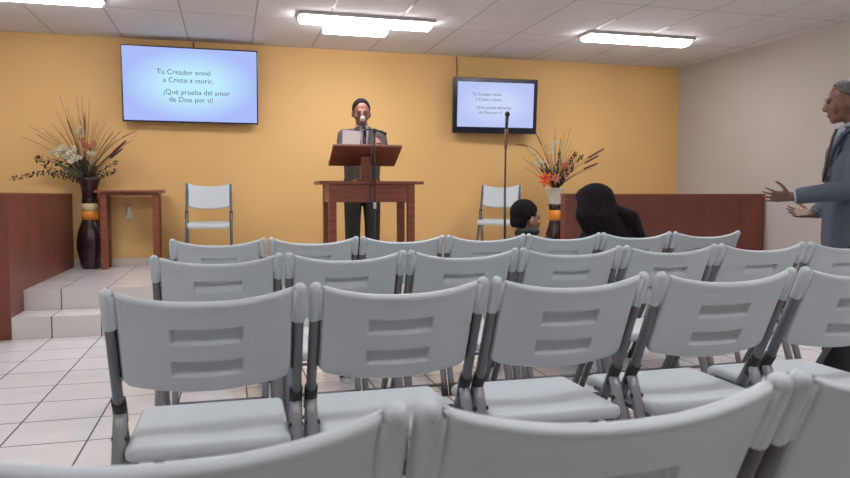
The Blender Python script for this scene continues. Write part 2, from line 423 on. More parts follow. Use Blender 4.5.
def dup(root, loc, rz, label, group):
    r = root.copy(); COL.objects.link(r)
    for ch in list(root.children):
        c = ch.copy(); COL.objects.link(c); c.parent = r
        for g in list(ch.children):
            d = g.copy(); COL.objects.link(d); d.parent = c
    r.location = loc; r.rotation_euler = (0, 0, rz); r['label'] = label
    if group: r['group'] = group
    elif 'group' in r: del r['group']
    return r
proto = make_chair(); first = [True]
def chair(x, y, z, rz, label, group=None, sc=1):
    if first[0]:
        first[0] = False; r = proto
        r.location = (x, y, z); r.rotation_euler = (0, 0, rz); r['label'] = label
        if group: r['group'] = group
    else: r = dup(proto, (x, y, z), rz, label, group)
    r.scale = (sc, sc, sc)
    return r
ords = ['first', 'second', 'third', 'fourth', 'fifth', 'sixth', 'seventh', 'eighth']
ROWS = [  # name, y, x edges
    ('closest row', .71, [-.298, .180, .656, 1.134]),
    ('second closest row', 1.765, [-.300, .182, .662, 1.142, 1.660, 2.14]),
    ('third row back', 2.73, [-.290, .194, .672, 1.150, 1.632, 2.115, 2.60, 3.08]),
    ('farthest row', 3.74, [-.303, .182, .662, 1.143, 1.619, 2.095, 2.572, 3.050])]
special = {('closest row', 0): 'grey plastic folding chair in the closest row, mostly cut off by the lower left corner',
           ('closest row', 1): 'grey plastic folding chair in the closest row, whose wide back fills the lower right centre',
           ('closest row', 2): 'grey plastic folding chair in the closest row, cut by the lower right corner',
           ('farthest row', 4): 'grey plastic folding chair in the farthest row, the child sits on it',
           ('farthest row', 5): 'grey plastic folding chair in the farthest row, the woman with dark hair sits on it'}
for name, y, xs in ROWS:
    n = len(xs)-1
    for i in range(n):
        lb = special.get((name, i))
        if not lb:
            if i == 0: lb = 'grey plastic folding chair at the left end of the %s of seats' % name
            elif i == n-1: lb = 'grey plastic folding chair at the right end of the %s of seats' % name
            else: lb = 'grey plastic folding chair, %s from the left in the %s' % (ords[i], name)
        jit = random.uniform(-1, 1)
        chair((xs[i]+xs[i+1])/2, y+.006*jit, 0, math.radians(.3*jit), lb, 'grey folding chairs in the %s' % name)
chair(-.217, 7.98, PH, PI, 'grey folding chair facing the seats, between side table and reader table', 'grey folding chairs on the platform', 1.02)
chair(3.12, 7.95, PH, PI-math.radians(30), 'grey folding chair facing the seats, below the smaller screen', 'grey folding chairs on the platform', 1.02)

# ------------------------------------------------------------------ tables and lectern
def table(name, label, x0, x1, y0, y1, z, h, inx, iny, lw, apr, th=.03):
    cx, cy = (x0+x1)/2, (y0+y1)/2
    t = thing(name, label, 'table', (cx, cy, z)); W, D = (x1-x0)/2, (y1-y0)/2
    bm = bmesh.new(); box2(bm, (-W, -D, h-th), (W, D, h), bevel=.005); obj('table_top', bm, M['woodh'], t)
    ax, ay = W-inx, D-iny
    for sx in (-1, 1):
        for sy in (-1, 1):
            bm = bmesh.new()
            box2(bm, (sx*ax, sy*ay, 0), (sx*(ax-lw), sy*(ay-lw), h-th), bevel=.003)
            obj('leg', bm, M['wood'], t)
    if apr:
        for sy in (-1, 1):
            bm = bmesh.new(); box2(bm, (-ax+lw, sy*(ay-.006), h-th-apr), (ax-lw, sy*(ay-.028), h-th)); obj('apron', bm, M['woodh'], t)
        for sx in (-1, 1):
            bm = bmesh.new(); box2(bm, (sx*(ax-.006), -ay+lw, h-th-apr), (sx*(ax-.028), ay-lw, h-th)); obj('apron', bm, M['woodh'], t)
    return t
table('reading_table', 'mahogany table on the platform carrying the lectern', .80, 1.79, 6.58, 7.10, PH, .90, .085, .02, .068, .17)
table('side_table', 'narrow mahogany side table beside the tall dark vase', -1.336, -.678, 7.88, 8.24, PH, .82, .045, .03, .062, .03, .028)
t = thing('lectern', 'mahogany tabletop lectern with a slanted board in front of the reader', 'lectern', (1.262, 6.80, PH+.90))
sl = math.atan2(.165, .33)
bm = bmesh.new(); box2(bm, (-.10, -.09, 0), (.10, .13, .022), bevel=.004); obj('base', bm, M['woodh'], t)
bm = bmesh.new(); box2(bm, (-.043, -.04, .02), (.043, .07, .235), bevel=.004); obj('column', bm, M['wood'], t)
bm = bmesh.new(); box(bm, (0, .01, .252), (.66, .37, .026), rot=Euler((-sl, 0, 0)).to_matrix(), bevel=.004); obj('slanted_board', bm, M['woodh'], t)
bm = bmesh.new(); box(bm, (0, .187, .180), (.66, .02, .05), rot=Euler((-sl, 0, 0)).to_matrix(), bevel=.003); obj('book_ledge', bm, M['woodh'], t)

# ------------------------------------------------------------------ microphones and stands
def tripod_base(t):
    for k in range(3):
        a = PI/2 + k*2*PI/3+.3
        bm = bmesh.new(); tube(bm, [(.015*math.cos(a), .015*math.sin(a), .09), (.13*math.cos(a), .13*math.sin(a), .05), (.26*math.cos(a), .26*math.sin(a), .010)], .0085)
        obj('leg', bm, M['black'], t, True)
def mic(bmloc, d, label, headm, parent=None):
    t = thing('microphone', label, 'microphone', bmloc)
    d = Vector(d).normalized()
    bm = bmesh.new(); tube(bm, [d*-.17, d*-.02], [.011, .019], 14); obj('handle', bm, M['black'], t, True)
    bm = bmesh.new(); ell(bm, d*.008, (.026, .026, .028)); obj('head', bm, headm, t, True)
    return t
# reader's boom stand (in front of the table)
X1, Y1 = 1.295, 6.50
t = thing('microphone_stand', 'black boom microphone stand standing before the reader table', 'microphone stand', (X1, Y1, PH))
Z = lambda y, z: 1.075+(196-y)*z/711 - PH
bm = bmesh.new(); tube(bm, [(0, 0, .05), (0, 0, .66)], .011); obj('lower_pole', bm, M['black'], t, True)
bm = bmesh.new(); tube(bm, [(0, 0, .64), (0, 0, .70)], .015); obj('clutch', bm, M['silver'], t, True)
bm = bmesh.new(); tube(bm, [(0, 0, .69), (0, 0, 1.355)], .009); obj('upper_pole', bm, M['black'], t, True)
bm = bmesh.new(); tube(bm, [(.085, -.05, 1.335), (0, 0, 1.372), (-.045, .26, 1.39), (-.028, .415, 1.405)], [.010, .009, .008, .009]); ell(bm, (.088, -.05, 1.333), (.018, .018, .016)); obj('boom_arm', bm, M['black'], t, True)
bm = bmesh.new(); ell(bm, (0, 0, 1.36), (.02, .02, .024)); obj('boom_joint', bm, M['black'], t, True)
tripod_base(t)
mic((X1-.035, Y1+.40, PH+1.50), (-.15, -.15, .75), 'microphone with pale head in front of the reader mouth', M['foam'])
# microphone cable that hangs over the table front
bm = bmesh.new(); tube(bm, [(X1-.02, Y1+.02, PH+1.30), (X1-.03, Y1+.015, PH+1.1), (X1-.015, Y1-.0, PH+.95), (X1-.045, Y1-.0, PH+.8), (X1-.02, Y1+.0, PH+.5), (X1-.04, Y1+.02, PH+.1), (X1-.10, Y1+.03, PH+.006)], .006)
tag(obj('microphone_cable', bm, M['black'], None, True), 'black cable hanging beside the boom stand in front of the reader table', 'cable')
X2, Y2 = 2.60, 6.52
t = thing('microphone_stand', 'slim straight microphone stand in front of the smaller screen', 'microphone stand', (X2, Y2, PH))
bm = bmesh.new(); tube(bm, [(0, 0, .05), (-.006, 0, .80)], .012); obj('lower_pole', bm, M['black'], t, True)
bm = bmesh.new(); tube(bm, [(-.006, 0, .78), (0, 0, 1.30)], .009); obj('upper_pole', bm, M['black'], t, True)
bm = bmesh.new(); tube(bm, [(0, 0, 1.22), (.006, 0, 1.41)], [.014, .019]); obj('clip', bm, M['strawd'], t, True)
tripod_base(t)
mic((X2+.014, Y2, PH+1.545), (.05, -.05, 1), 'microphone with dark ball head on top of the straight stand', M['black'])

# ------------------------------------------------------------------ vases and dried flowers
def tall_vase(loc, label, h, pot):
    t = thing('floor_vase', label, 'vase', loc)
    if not pot:
        prof = [(.095, 0), (.100, .02), (.115, .10), (.137, .20), (.138, .28), (.120, .38), (.095, .45), (.082, .49), (.080, .50),
                (.080, .50), (.080, .585), (.080, .585), (.081, .665), (.081, .665), (.075, .70), (.072, .74), (.080, .82), (.105, .90), (.112, .925), (.104, .925), (.07, .82)]
        a = prof[:9]; 
        bm = bmesh.new(); lathe(bm, prof[:9]); obj('body', bm, M['vase'], t, True)
        bm = bmesh.new(); lathe(bm, [(.081, .50), (.083, .54), (.081, .585)]); obj('orange_band', bm, M['vorange'], t, True)
        bm = bmesh.new(); lathe(bm, [(.081, .585), (.083, .62), (.081, .665)]); obj('cream_band', bm, M['vcream'], t, True)
        bm = bmesh.new(); lathe(bm, prof[13:]); obj('neck', bm, M['vase'], t, True)
    else:
        bm = bmesh.new(); lathe(bm, [(.08, 0), (.085, .02), (.10, .10), (.115, .2), (.11, .3), (.085, .38), (.072, .44), (.072, .455)]); obj('body', bm, M['vase'], t, True)
        bm = bmesh.new(); lathe(bm, [(.074, .455), (.077, .50), (.075, .575)]); obj('orange_band', bm, M['vorange'], t, True)
        bm = bmesh.new(); lathe(bm, [(.072, .575), (.075, .60), (.085, .645)]); obj('neck', bm, M['vase'], t, True)
        bm = bmesh.new(); lathe(bm, [(.078, .645), (.080, .65), (.103, .82), (.107, .825), (.107, .835), (.098, .835), (.09, .78)]); obj('pot', bm, M['vwhite'], t, True)
    t.scale = (1, 1, 1.025)
    return t
def bez(p, n=10, sag=.0, side=0):
    """stem from the mouth to tip p, bending outwards"""
    p = Vector(p); out = []
    for i in range(n+1):
        s = i/n
        q = Vector((p.x*(s**1.25), p.y*(s**1.25), p.z*s + sag*(abs(p.x)+.3*abs(p.z))*math.sin(PI*s)))
        out.append(q)
    return out
def grass(t, p, m, sag=0, plume=0):
    bm = bmesh.new(); pts = bez(p, 10, sag)
    tube(bm, pts, [.0075-.0045*i/10 for i in range(11)], 5)
    if plume:
        k = pts[7:]; tube(bm, k, [.003, plume, plume*.8, .002], 7)
    return obj('grass_stem', bm, m, t, True)
def sprig(t, p, m, n=11, sz=.028, sag=0, start=.25, name='leaf_sprig'):
    bm = bmesh.new(); pts = bez(p, 14, sag); tube(bm, pts, .003, 5)
    for i in range(n):
        s = start+(1-start)*i/(n-1); f = s*14; a = pts[min(13, int(f))]; b = pts[min(14, int(f)+1)]
        q = a.lerp(b, f-int(f))
        for sd in (-1, 1):
            r = Euler((random.uniform(-.8, .8), random.uniform(-.8, .8)+sd*.8, random.uniform(0, 6.28))).to_matrix()
            c = q + Vector((random.uniform(-.5, .5), random.uniform(-.8, .8), sd*.7))*sz*.7
            ell(bm, c, (sz*.62, sz*.42, .0035), r, 8)
    return obj(name, bm, m, t, True)
def blossoms(t, c, m, spread, n, r, name='blossom_cluster'):
    bm = bmesh.new(); c = Vector(c)
    tube(bm, [(0, 0, 0), c*.5, c], .003, 5)
    for i in range(n):
        q = c+Vector((random.gauss(0, spread[0]), random.gauss(0, .03), random.gauss(0, spread[1])))
        for k in range(5):
            a = k*2*PI/5+random.random()
            dd = Vector((math.cos(a), random.uniform(-.5, .5), math.sin(a)))
            ell(bm, q+dd*r*.7, (r*.55, r*.3, r*.55), Euler((random.random(), a, 0)).to_matrix(), 6)
    return obj(name, bm, m, t, True)
def lily(t, c, m, r):
    bm = bmesh.new(); c = Vector(c); tube(bm, [(0, 0, 0), c*.6, c], .004, 5)
    for k in range(7):
        a = k*2*PI/7
        d = Vector((math.cos(a), -.45, math.sin(a)))
        p = [c, c+d*r*.5, c+Vector((d.x*r, -.15*r, d.z*r))]
        tube(bm, p, [r*.06, r*.24, r*.03], 6)
    ell(bm, c+Vector((0, -.01, 0)), (r*.15,)*3, None, 8)
    return obj('flower_head', bm, m, t, True)
def cattail(t, p, m, sag=0):
    bm = bmesh.new(); pts = bez(p, 10, sag); tube(bm, pts, .003, 5)
    a, b = pts[7], pts[10]; tube(bm, [a, a.lerp(b, .1), a.lerp(b, .85), b], [.003, .012, .011, .002], 8)
    return obj('reed', bm, m, t, True)
def longleaf(t, p, m, w=.02, sag=0):
    bm = bmesh.new(); pts = bez(p, 10, sag)
    a = [bm.verts.new(q+Vector((0, -.002, 0))+Vector((.6, .1, .6))*w*math.sin(PI*min(1, (i+.6)/11))) for i, q in enumerate(pts)]
    c = [bm.verts.new(q+Vector((0, .008, 0))) for q in pts]
    b = [bm.verts.new(q-Vector((.6, .1, .6))*w*math.sin(PI*min(1, (i+.6)/11))) for i, q in enumerate(pts)]
    for i in range(10):
        bm.faces.new((a[i], a[i+1], c[i+1], c[i])); bm.faces.new((c[i], c[i+1], b[i+1], b[i]))
    return obj('leaf_blade', bm, m, t, True)

VL = (-1.415, 8.1, PH)
tall_vase(VL, 'tall dark brown vase with cream and orange bands beside the side table', .93, False)
t = thing('dried_flowers', 'spreading arrangement of dried grasses, dark leaves and cream blossoms in the banded vase', 'flower arrangement', (VL[0]-.025, VL[1]-.02, PH+.89))
S = 1/95.4
def P(x, y, d=0): return ((x-88)*S, d, (184-y)*S)
for x, y, d in ((67, 99, -.05), (72, 108, .02), (80, 96, .05), (86, 97, 0), (94, 101, -.04), (76, 118, .06), (90, 114, -.1), (62, 112, 0)): grass(t, P(x, y, d), M['straw'], 0, .004)
for x, y, d in ((38, 128, 0), (34, 140, -.1), (50, 130, -.05), (43, 136, .05), (58, 126, .05), (103, 128, -.05), (109, 131, 0), (114, 133, .05), (99, 122, .05), (118, 140, -.08)): grass(t, P(x, y, d), M['straw'], .08, .005)
for k in range(16):
    a = random.uniform(-1, 1); grass(t, P(88+a*48, 124+22*a*a+random.uniform(-8, 8), random.uniform(-.1, .08)), M['straw'] if k % 3 else M['strawd'], .06, .004)
for x, y, d in ((73, 120, -.06), (90, 116, -.1)): grass(t, P(x, y, d), M['strawd'], 0, .012)
grass(t, P(137, 131, -.05), M['strawd'], .12, .006)
for x, y, d in ((127, 141, -.05), (124, 149, -.1), (120, 147, .02)): cattail(t, P(x, y, d), M['leafr'])
sprig(t, P(22, 181, -.1), M['leafd'], 19, .032, .13)
sprig(t, P(41, 160, 0), M['leafd'], 11, .044, .1)
sprig(t, P(46, 166, .06), M['leafg'], 9, .03)
sprig(t, P(118, 161, .05), M['leafd'], 8, .028)
sprig(t, P(118, 171, -.08), M['leafd'], 9, .028)
sprig(t, P(58, 176, -.12), M['leafd'], 9, .028)
for x, y, d in ((60, 163, -.05), (66, 158, .04), (72, 152, -.1), (80, 150, 0), (100, 160, -.08), (106, 163, .03), (96, 165, -.12), (75, 168, -.12)): longleaf(t, P(x, y, d), M['leafg'], .026)
for x, y, d in ((84, 164, -.1), (92, 164, -.12), (88, 160, -.05), (98, 168, .0), (80, 170, .04)): sprig(t, P(x, y, d), M['leafd'], 6, .045, 0, .1)
blossoms(t, P(70, 153, -.08), M['bwhite'], (.05, .026), 20, .024)
blossoms(t, P(80, 157, -.12), M['bwhite'], (.04, .03), 14, .024)
blossoms(t, P(84, 134, -.03), M['bwhite'], (.018, .03), 8, .018)
blossoms(t, P(90, 148, -.05), M['bpink'], (.035, .04), 12, .02)
blossoms(t, P(95, 157, -.1), M['bwhite'], (.02, .02), 5, .016)

VR = (.4805*7.85, 7.85, PH)
tall_vase(VR, 'dark vase with orange band and white pot top near the mahogany partition', .83, True)
t = thing('dried_flowers', 'arrangement of reeds, maroon leaves and orange lilies in the white topped vase', 'flower arrangement', (VR[0], VR[1], PH+.81))
S2 = 8.57/711
def Q(x, y, d=0): return ((x-555)*S2, d, (194-y)*S2)
grass(t, Q(512, 148, 0), M['strawd'], .25, .010)
grass(t, Q(531, 135, -.05), M['strawd'], .05, .010)
for x, y, d in ((554, 127, 0), (573, 130, .04), (545, 140, .05), (562, 138, -.05), (525, 150, .05), (566, 133, .02), (538, 132, .04), (518, 160, -.03), (522, 170, 0), (578, 150, .1)): grass(t, Q(x, y, d), M['straw'], 0, .004)
for x, y in ((608, 150), (602, 157), (601, 165)): cattail(t, Q(x, y, -.03), M['leafr'], .05)
grass(t, Q(596, 170, 0), M['leafr'], .05)
for k in range(12):
    a = random.uniform(-1, 1); grass(t, Q(555+a*34, 142+24*a*a+random.uniform(-6, 8), random.uniform(-.1, .08)), M['straw'] if k % 3 else M['leafg'], .04, .003)
sprig(t, Q(577, 154, -.05), M['leafr'], 12, .034, 0, .3)
sprig(t, Q(587, 157, .03), M['leafr'], 10, .03, .05, .5)
sprig(t, Q(571, 170, -.1), M['leafr'], 8, .032)
for x, y, d in ((557, 152, -.06), (560, 158, 0)): sprig(t, Q(x, y, d), M['leafg'], 10, .034)
for x, y, d in ((549, 168, -.1), (553, 165, -.12), (546, 172, -.05), (558, 172, -.1), (542, 165, 0), (536, 170, -.04)): longleaf(t, Q(x, y, d), M['leafg'], .03)
for x, y, d in ((552, 180, -.08), (562, 178, -.08), (558, 184, -.1)): sprig(t, Q(x, y, d), M['leafd'], 6, .04, 0, .1)
blossoms(t, Q(550, 150, -.04), M['bwhite'], (.03, .055), 12, .017)
blossoms(t, Q(536, 165, -.04), M['bwhite'], (.045, .03), 14, .017)
blossoms(t, Q(563, 168, -.1), M['bpink'], (.02, .04), 7, .018)
lily(t, Q(540, 182, -.10), M['borange'], .10)
lily(t, Q(548.5, 181, -.16), M['bpink'], .075)
lily(t, Q(557, 168, -.12), M['bpink'], .05)

# ------------------------------------------------------------------ people
def R3(rx, ry, rz): return Euler((rx, ry, rz)).to_matrix()
def head(bm, c, R, s=1.0):
    c = Vector(c)
    def L(p): return c + R @ (Vector(p)*s)
    def E(p, r, q=None): ell(bm, L(p), [x*s for x in r], R @ q if q else R)
    E((0, .018, .035), (.076, .095, .088))
    E((0, -.018, -.01), (.066, .078, .085))
    E((0, -.030, -.058), (.052, .055, .046))
    E((0, -.062, -.088), (.026, .022, .020))                 # chin
    for q in (-1, 1):
        E((q*.040, -.062, -.022), (.029, .024, .030))        # cheek
        E((q*.078, .012, -.012), (.010, .020, .032), R3(0, 0, q*.4))   # ear
        E((q*.030, -.080, .032), (.026, .012, .009))         # brow
    cap(bm, L((0, -.084, .020)), L((0, -.101, -.020)), .009*s, .0145*s)   # nose
    E((0, -.092, -.022), (.019, .014, .011))
    E((0, -.080, -.052), (.025, .012, .0065)); E((0, -.078, -.064), (.021, .013, .008)); E((0, -.03, -.07), (.050, .055, .035))
def face_bits(t, c, R, s, skin):
    c = Vector(c)
    for q in (-1, 1):
        bm = bmesh.new(); ell(bm, c+R@(Vector((q*.030, -.086, .014))*s), (.013*s, .006*s, .0065*s), R, 12); obj('eye', bm, M['eye'], t, True)
    bm = bmesh.new()
    for q in (-1, 1): ell(bm, c+R@(Vector((q*.031, -.0845, .035))*s), (.021*s, .005*s, .0045*s), R @ R3(0, q*.12, 0), 10)
    obj('eyebrows', bm, M['hair'], t, True)
    bm = bmesh.new(); ell(bm, c+R@(Vector((0, -.0885, -.058))*s), (.022*s, .006*s, .006*s), R, 12); obj('lips', bm, M['lip'], t, True)
def hand(bm, w, d, n, curl=.3, spread=.1, side=1, s=1.0, thumb=.7):
    """w wrist, d pointing direction, n back-of-hand normal; side +1: thumb towards d x n"""
    w, d, n = Vector(w), Vector(d).normalized(), Vector(n).normalized()
    n = (n - d*n.dot(d)).normalized(); x = d.cross(n)*side
    for k in (-1, -.33, .33, 1):
        cap(bm, w+x*.018*k*s, w+d*.085*s+x*.031*k*s, .015*s, .0115*s, 8)
    lens = [.066, .074, .070, .054]
    for i, k in enumerate((1, .33, -.33, -1)):
        p = w+d*.088*s+x*.031*k*s
        dd = (d + x*spread*k).normalized()
        L = lens[i]*s; a = curl*(1+.25*i)
        for j, f in enumerate((.45, .31, .24)):
            ax = dd.cross(n).normalized()
            dd = (Matrix.Rotation(-a, 3, ax) @ dd).normalized()
            q = p+dd*L*f*1.1; cap(bm, p, q, (.0095-.0008*j)*s, (.0088-.001*j)*s, 8); p = q
    p = w+d*.028*s+x*.028*s; dd = (d*(1-thumb*.4)+x*thumb - n*.15).normalized()
    for f, r in ((.045, .0125), (.034, .0105), (.026, .009)):
        q = p+dd*f*s; cap(bm, p, q, r*s, r*.9*s, 8); p = q; dd = (dd+d*.35).normalized()

def figure(name, label, loc, rz, J, skin, jacket, trousers, hair, hs=1.0, seated=False, jk=1.0, voxel=.0065):
    t = thing(name, label, 'person', loc, rz)
    V = {k: Vector(v) for k, v in J.items() if k not in ('hR', 'handL', 'handR', 'floor', 'foot', 'shirt')}
    R = J['hR']
    # skin body, one continuous surface
    bm = bmesh.new()
    head(bm, V['head'], R, hs)
    cap(bm, V['neck']+Vector((0, 0, -.03)), V['head']+R@Vector((0, .02, -.05))*hs, .058*hs, .052*hs)
    cap(bm, V['pelvis'], V['chest'], .105*jk, .115*jk)
    cap(bm, V['chest'], V['neck'], .11*jk, .055*jk)
    for s in 'LR':
        cap(bm, V['neck']+Vector((0, 0, -.06)), V['sh'+s], .06*jk, .052*jk)
        cap(bm, V['sh'+s], V['el'+s], .048*jk, .038*jk); cap(bm, V['el'+s], V['wr'+s], .036*jk, .024*jk)
        if J.get('hand'+s): hand(bm, V['wr'+s], **J['hand'+s])
        cap(bm, V['pelvis'], V['hip'+s], .09*jk, .085*jk)
        cap(bm, V['hip'+s], V['kn'+s], .08*jk, .052*jk); cap(bm, V['kn'+s], V['an'+s], .05*jk, .034*jk)
    body = remesh('body', bm, voxel, skin, t, 2)
    if not seated:
        bm = bmesh.new(); cap(bm, V['chest'], V['neck']+Vector((0, 0, -.005)), .116*jk, .062*jk); remesh('shirt', bm, .008, J.get('shirt'), t, 2)
    # jacket
    bm = bmesh.new()
    c0, c1 = V['pelvis'], V['chest']
    sx = (V['shL']-V['shR']).normalized()
    for k in (-1, 0, 1):
        cap(bm, c0+sx*.055*k*jk+Vector((0, 0, -.10 if not seated else 0)), c1+sx*.07*k*jk, .118*jk, .118*jk)
    cap(bm, c1, V['neck']+Vector((0, .03, -.03)), .122*jk, .074*jk)
    for s in 'LR':
        cap(bm, c1+Vector((0, 0, .06)), V['sh'+s], .085*jk, .066*jk)
        cap(bm, V['neck']+Vector((0, 0, -.07)), V['sh'+s], .058*jk, .062*jk)
        cap(bm, V['sh'+s], V['el'+s], .066*jk, .054*jk); cap(bm, V['el'+s], V['el'+s].lerp(V['wr'+s], .86), .053*jk, .042*jk)
    remesh('jacket', bm, .010, jacket, t, 4)
    bm = bmesh.new()
    for s in 'LR':
        cap(bm, V['pelvis']+Vector((0, 0, .02)), V['hip'+s], .11*jk, .10*jk)
        cap(bm, V['hip'+s], V['kn'+s], .100*jk, .080*jk); cap(bm, V['kn'+s], V['an'+s], .080*jk, .068*jk)
    remesh('trousers', bm, .010, trousers, t, 3)
    for s in 'LR':
        bm = bmesh.new(); a = V['an'+s]; fd = Vector(J.get('foot', (0, -1, 0)))
        cap(bm, Vector((a.x, a.y, .045))-fd*.03, Vector((a.x, a.y, .036))+fd*.15*jk, .043*jk, .034*jk)
        cap(bm, Vector((a.x, a.y, .05)), a, .042*jk, .045*jk)
        o = remesh('shoe', bm, .008, M['shoe'], t, 2)
        zmin = min(v.co.z for v in o.data.vertices)
        for v in o.data.vertices:
            v.co.z = max(v.co.z, J.get('floor', 0)+.002)
    face_bits(t, V['head'], R, hs, skin)
    return t, V, R, body
def hair_short(t, c, R, s, m, back=0, rec=0):
    """cap of hair over the cranium, cut away over the face"""
    c = Vector(c); bm = bmesh.new()
    ell(bm, (0, .022, .040), (.084, .103, .094), None, 36)
    ell(bm, (0, .055, -.015), (.070, .062, .070), None, 24)
    o = remesh('hair', bm, .006, m, t, 2)
    b2 = bmesh.new(); b2.from_mesh(o.data)
    dl = [v for v in b2.verts if (v.co.y < -.020+rec and v.co.z < .108+rec*.2-11*v.co.x**2) or (v.co.z < .02 and v.co.y < .022) or v.co.z < -.065 or (v.co.y < .04 and v.co.z < -.01)
          ]
    bmesh.ops.delete(b2, geom=dl, context='VERTS')
    for v in b2.verts: v.co = c + R @ (v.co*s)
    b2.to_mesh(o.data); b2.free()
    so = o.modifiers.new('thick', 'SOLIDIFY'); so.thickness = .006; so.offset = -1
    return o

# --- the reader
Rr = R3(math.radians(14), 0, math.radians(-5))
J = dict(shirt=M['shirt'], head=(-.02, -.07, 1.60), neck=(0, .0, 1.47), chest=(0, 0, 1.24), pelvis=(0, .02, .96),
         shL=(.188, 0, 1.375), shR=(-.188, 0, 1.375), elL=(.235, -.04, 1.13), elR=(-.235, -.05, 1.14),
         wrL=(.17, -.25, 1.24), wrR=(-.18, -.25, 1.24), hipL=(.09, .02, .90), hipR=(-.09, .02, .90),
         knL=(.105, .0, .49), knR=(-.105, .0, .49), anL=(.105, .02, .09), anR=(-.105, .02, .09), hR=Rr,
         handL=dict(d=(-.4, -.4, .55), n=(.8, -.2, .3), curl=.5, side=1), handR=dict(d=(.15, -.35, .75), n=(-.8, -.5, -.1), curl=.45, side=-1))
t, V, R, body = figure('person', 'bespectacled man in a grey suit reading a paper behind the lectern', (1.335, 7.36, PH), 0, J, M['skin1'], M['suit1'], M['pants1'], None, hs=1.12, jk=1.06)
t.scale = (1.0, 1.0, 1.005)
hair_short(t, V['head'], R, 1.12, M['hair'])
bm = bmesh.new()
bm.verts.ensure_lookup_table()
def sheet(bm, pts, th=.008):
    f = [bm.verts.new(p) for p in pts]; b = [bm.verts.new(Vector(p)+Vector((0, th, 0))) for p in pts]
    n = len(pts); bm.faces.new(f); bm.faces.new(b[::-1])
    for i in range(n): bm.faces.new((f[i], f[(i+1) % n], b[(i+1) % n], b[i]))
sheet(bm, [(-.055, -.110, 1.455), (.055, -.110, 1.455), (.075, -.098, 1.40), (.02, -.132, 1.14), (-.02, -.132, 1.14), (-.075, -.098, 1.40)])
tube(bm, [(-.06, -.02, 1.475), (-.045, -.085, 1.46), (0, -.105, 1.445), (.045, -.085, 1.46), (.06, -.02, 1.475)], .017, 8)
obj('shirt', bm, M['shirt'], t)
bm = bmesh.new(); sheet(bm, [(-.016, -.125, 1.445), (.016, -.125, 1.445), (.012, -.128, 1.41), (.028, -.142, 1.16), (0, -.142, 1.12), (-.028, -.142, 1.16), (-.012, -.128, 1.41)]); obj('tie', bm, M['tie'], t)
for s in (-1, 1):
    bm = bmesh.new(); sheet(bm, [(s*.05, -.112, 1.465), (s*.10, -.095, 1.44), (s*.115, -.118, 1.36), (s*.03, -.140, 1.12), (s*.02, -.140, 1.12)], .01); obj('lapel', bm, M['suit1'], t)
bm = bmesh.new(); hc = V['head']
for q in (-1, 1):
    pts = [hc+R@Vector((q*.032+.023*math.cos(a), -.106, .014+.018*math.sin(a))) for a in [k*2*PI/14 for k in range(15)]]
    tube(bm, pts, .0022, 5, False)
    tube(bm, [hc+R@Vector((q*.058, -.104, .018)), hc+R@Vector((q*.092, .01, .014))], .002, 5)
tube(bm, [hc+R@Vector((-.009, -.104, .016)), hc+R@Vector((.009, -.104, .016))], .002, 5)
obj('glasses', bm, M['black'], t)
bm = bmesh.new()
U = [(-.088+.176*i/8) for i in range(9)]
def pg(i, j): 
    x = U[i]; z = -.10+.19*j/6; return Vector((x, -.012*math.sin(PI*i/8)-.05*(z)*.0+z*-.25*-1, z))
f = [[bm.verts.new(pg(i, j)) for j in range(7)] for i in range(9)]
for i in range(8):
    for j in range(6): bm.faces.new((f[i][j], f[i+1][j], f[i+1][j+1], f[i][j+1]))
o = obj('paper_sheet', bm, M['paper'], loc=(1.33-.165, 7.36-.345, PH+1.315)); o.rotation_euler = (0, math.radians(3), math.radians(-6))
so = o.modifiers.new('thick', 'SOLIDIFY'); so.thickness = .0015
tag(o, 'pale sheet of paper held up by the man at the lectern', 'paper')

# --- the man walking past at the right
fdir = Vector((-.82, .57)); rz = math.atan2(fdir.x, -fdir.y)
Rr = R3(math.radians(8), 0, math.radians(0))
J = dict(shirt=M['shirtb'], head=(0, -.06, 1.605), neck=(0, .035, 1.475), chest=(0, .0, 1.24), pelvis=(0, -.015, .95),
         shL=(.185, .02, 1.415), shR=(-.185, .0, 1.415), elL=(.225, -.04, 1.13), elR=(-.235, -.0, 1.105),
         wrL=(.215, -.335, 1.09), wrR=(-.14, -.17, .99), hipL=(.09, .03, .88), hipR=(-.09, .03, .88),
         knL=(.10, -.08, .48), knR=(-.10, .05, .48), anL=(.10, -.06, .09), anR=(-.10, .19, .10), hR=Rr,
         handL=dict(d=(.02, -1, .04), n=(.8, 0, -.5), curl=.12, spread=.30, side=1, thumb=.9, s=.86), handR=dict(d=(.05, -1, .05), n=(-.5, 0, -.6), curl=.12, spread=.3, side=-1, thumb=.9, s=.86))
t, V, R, body = figure('person', 'older man in a blue grey suit walking with his hands held out', (3.32, 3.17, 0), rz, J, M['skin2'], M['suit2'], M['pants2'], None, hs=.97, jk=1.08, voxel=.0055)
hair_short(t, V['head'], R, .97, M['hairg'], rec=.03)
bm = bmesh.new(); tube(bm, [(.062*math.sin(a), .018-.064*math.cos(a), 1.500-.020*math.cos(a)) for a in [k*2*PI/16 for k in range(17)]], .015, 10)
sheet(bm, [(-.05, -.085, 1.475), (.05, -.085, 1.475), (.065, -.105, 1.42), (.02, -.145, 1.20), (-.02, -.145, 1.20), (-.065, -.105, 1.42)], .03)
obj('shirt_front', bm, M['shirtb'], t, False)
bm = bmesh.new(); sheet(bm, [(-.016, -.098, 1.465), (.016, -.098, 1.465), (.012, -.115, 1.42), (.028, -.152, 1.22), (0, -.156, 1.17), (-.028, -.152, 1.22), (-.012, -.115, 1.42)]); obj('tie', bm, M['tie'], t)
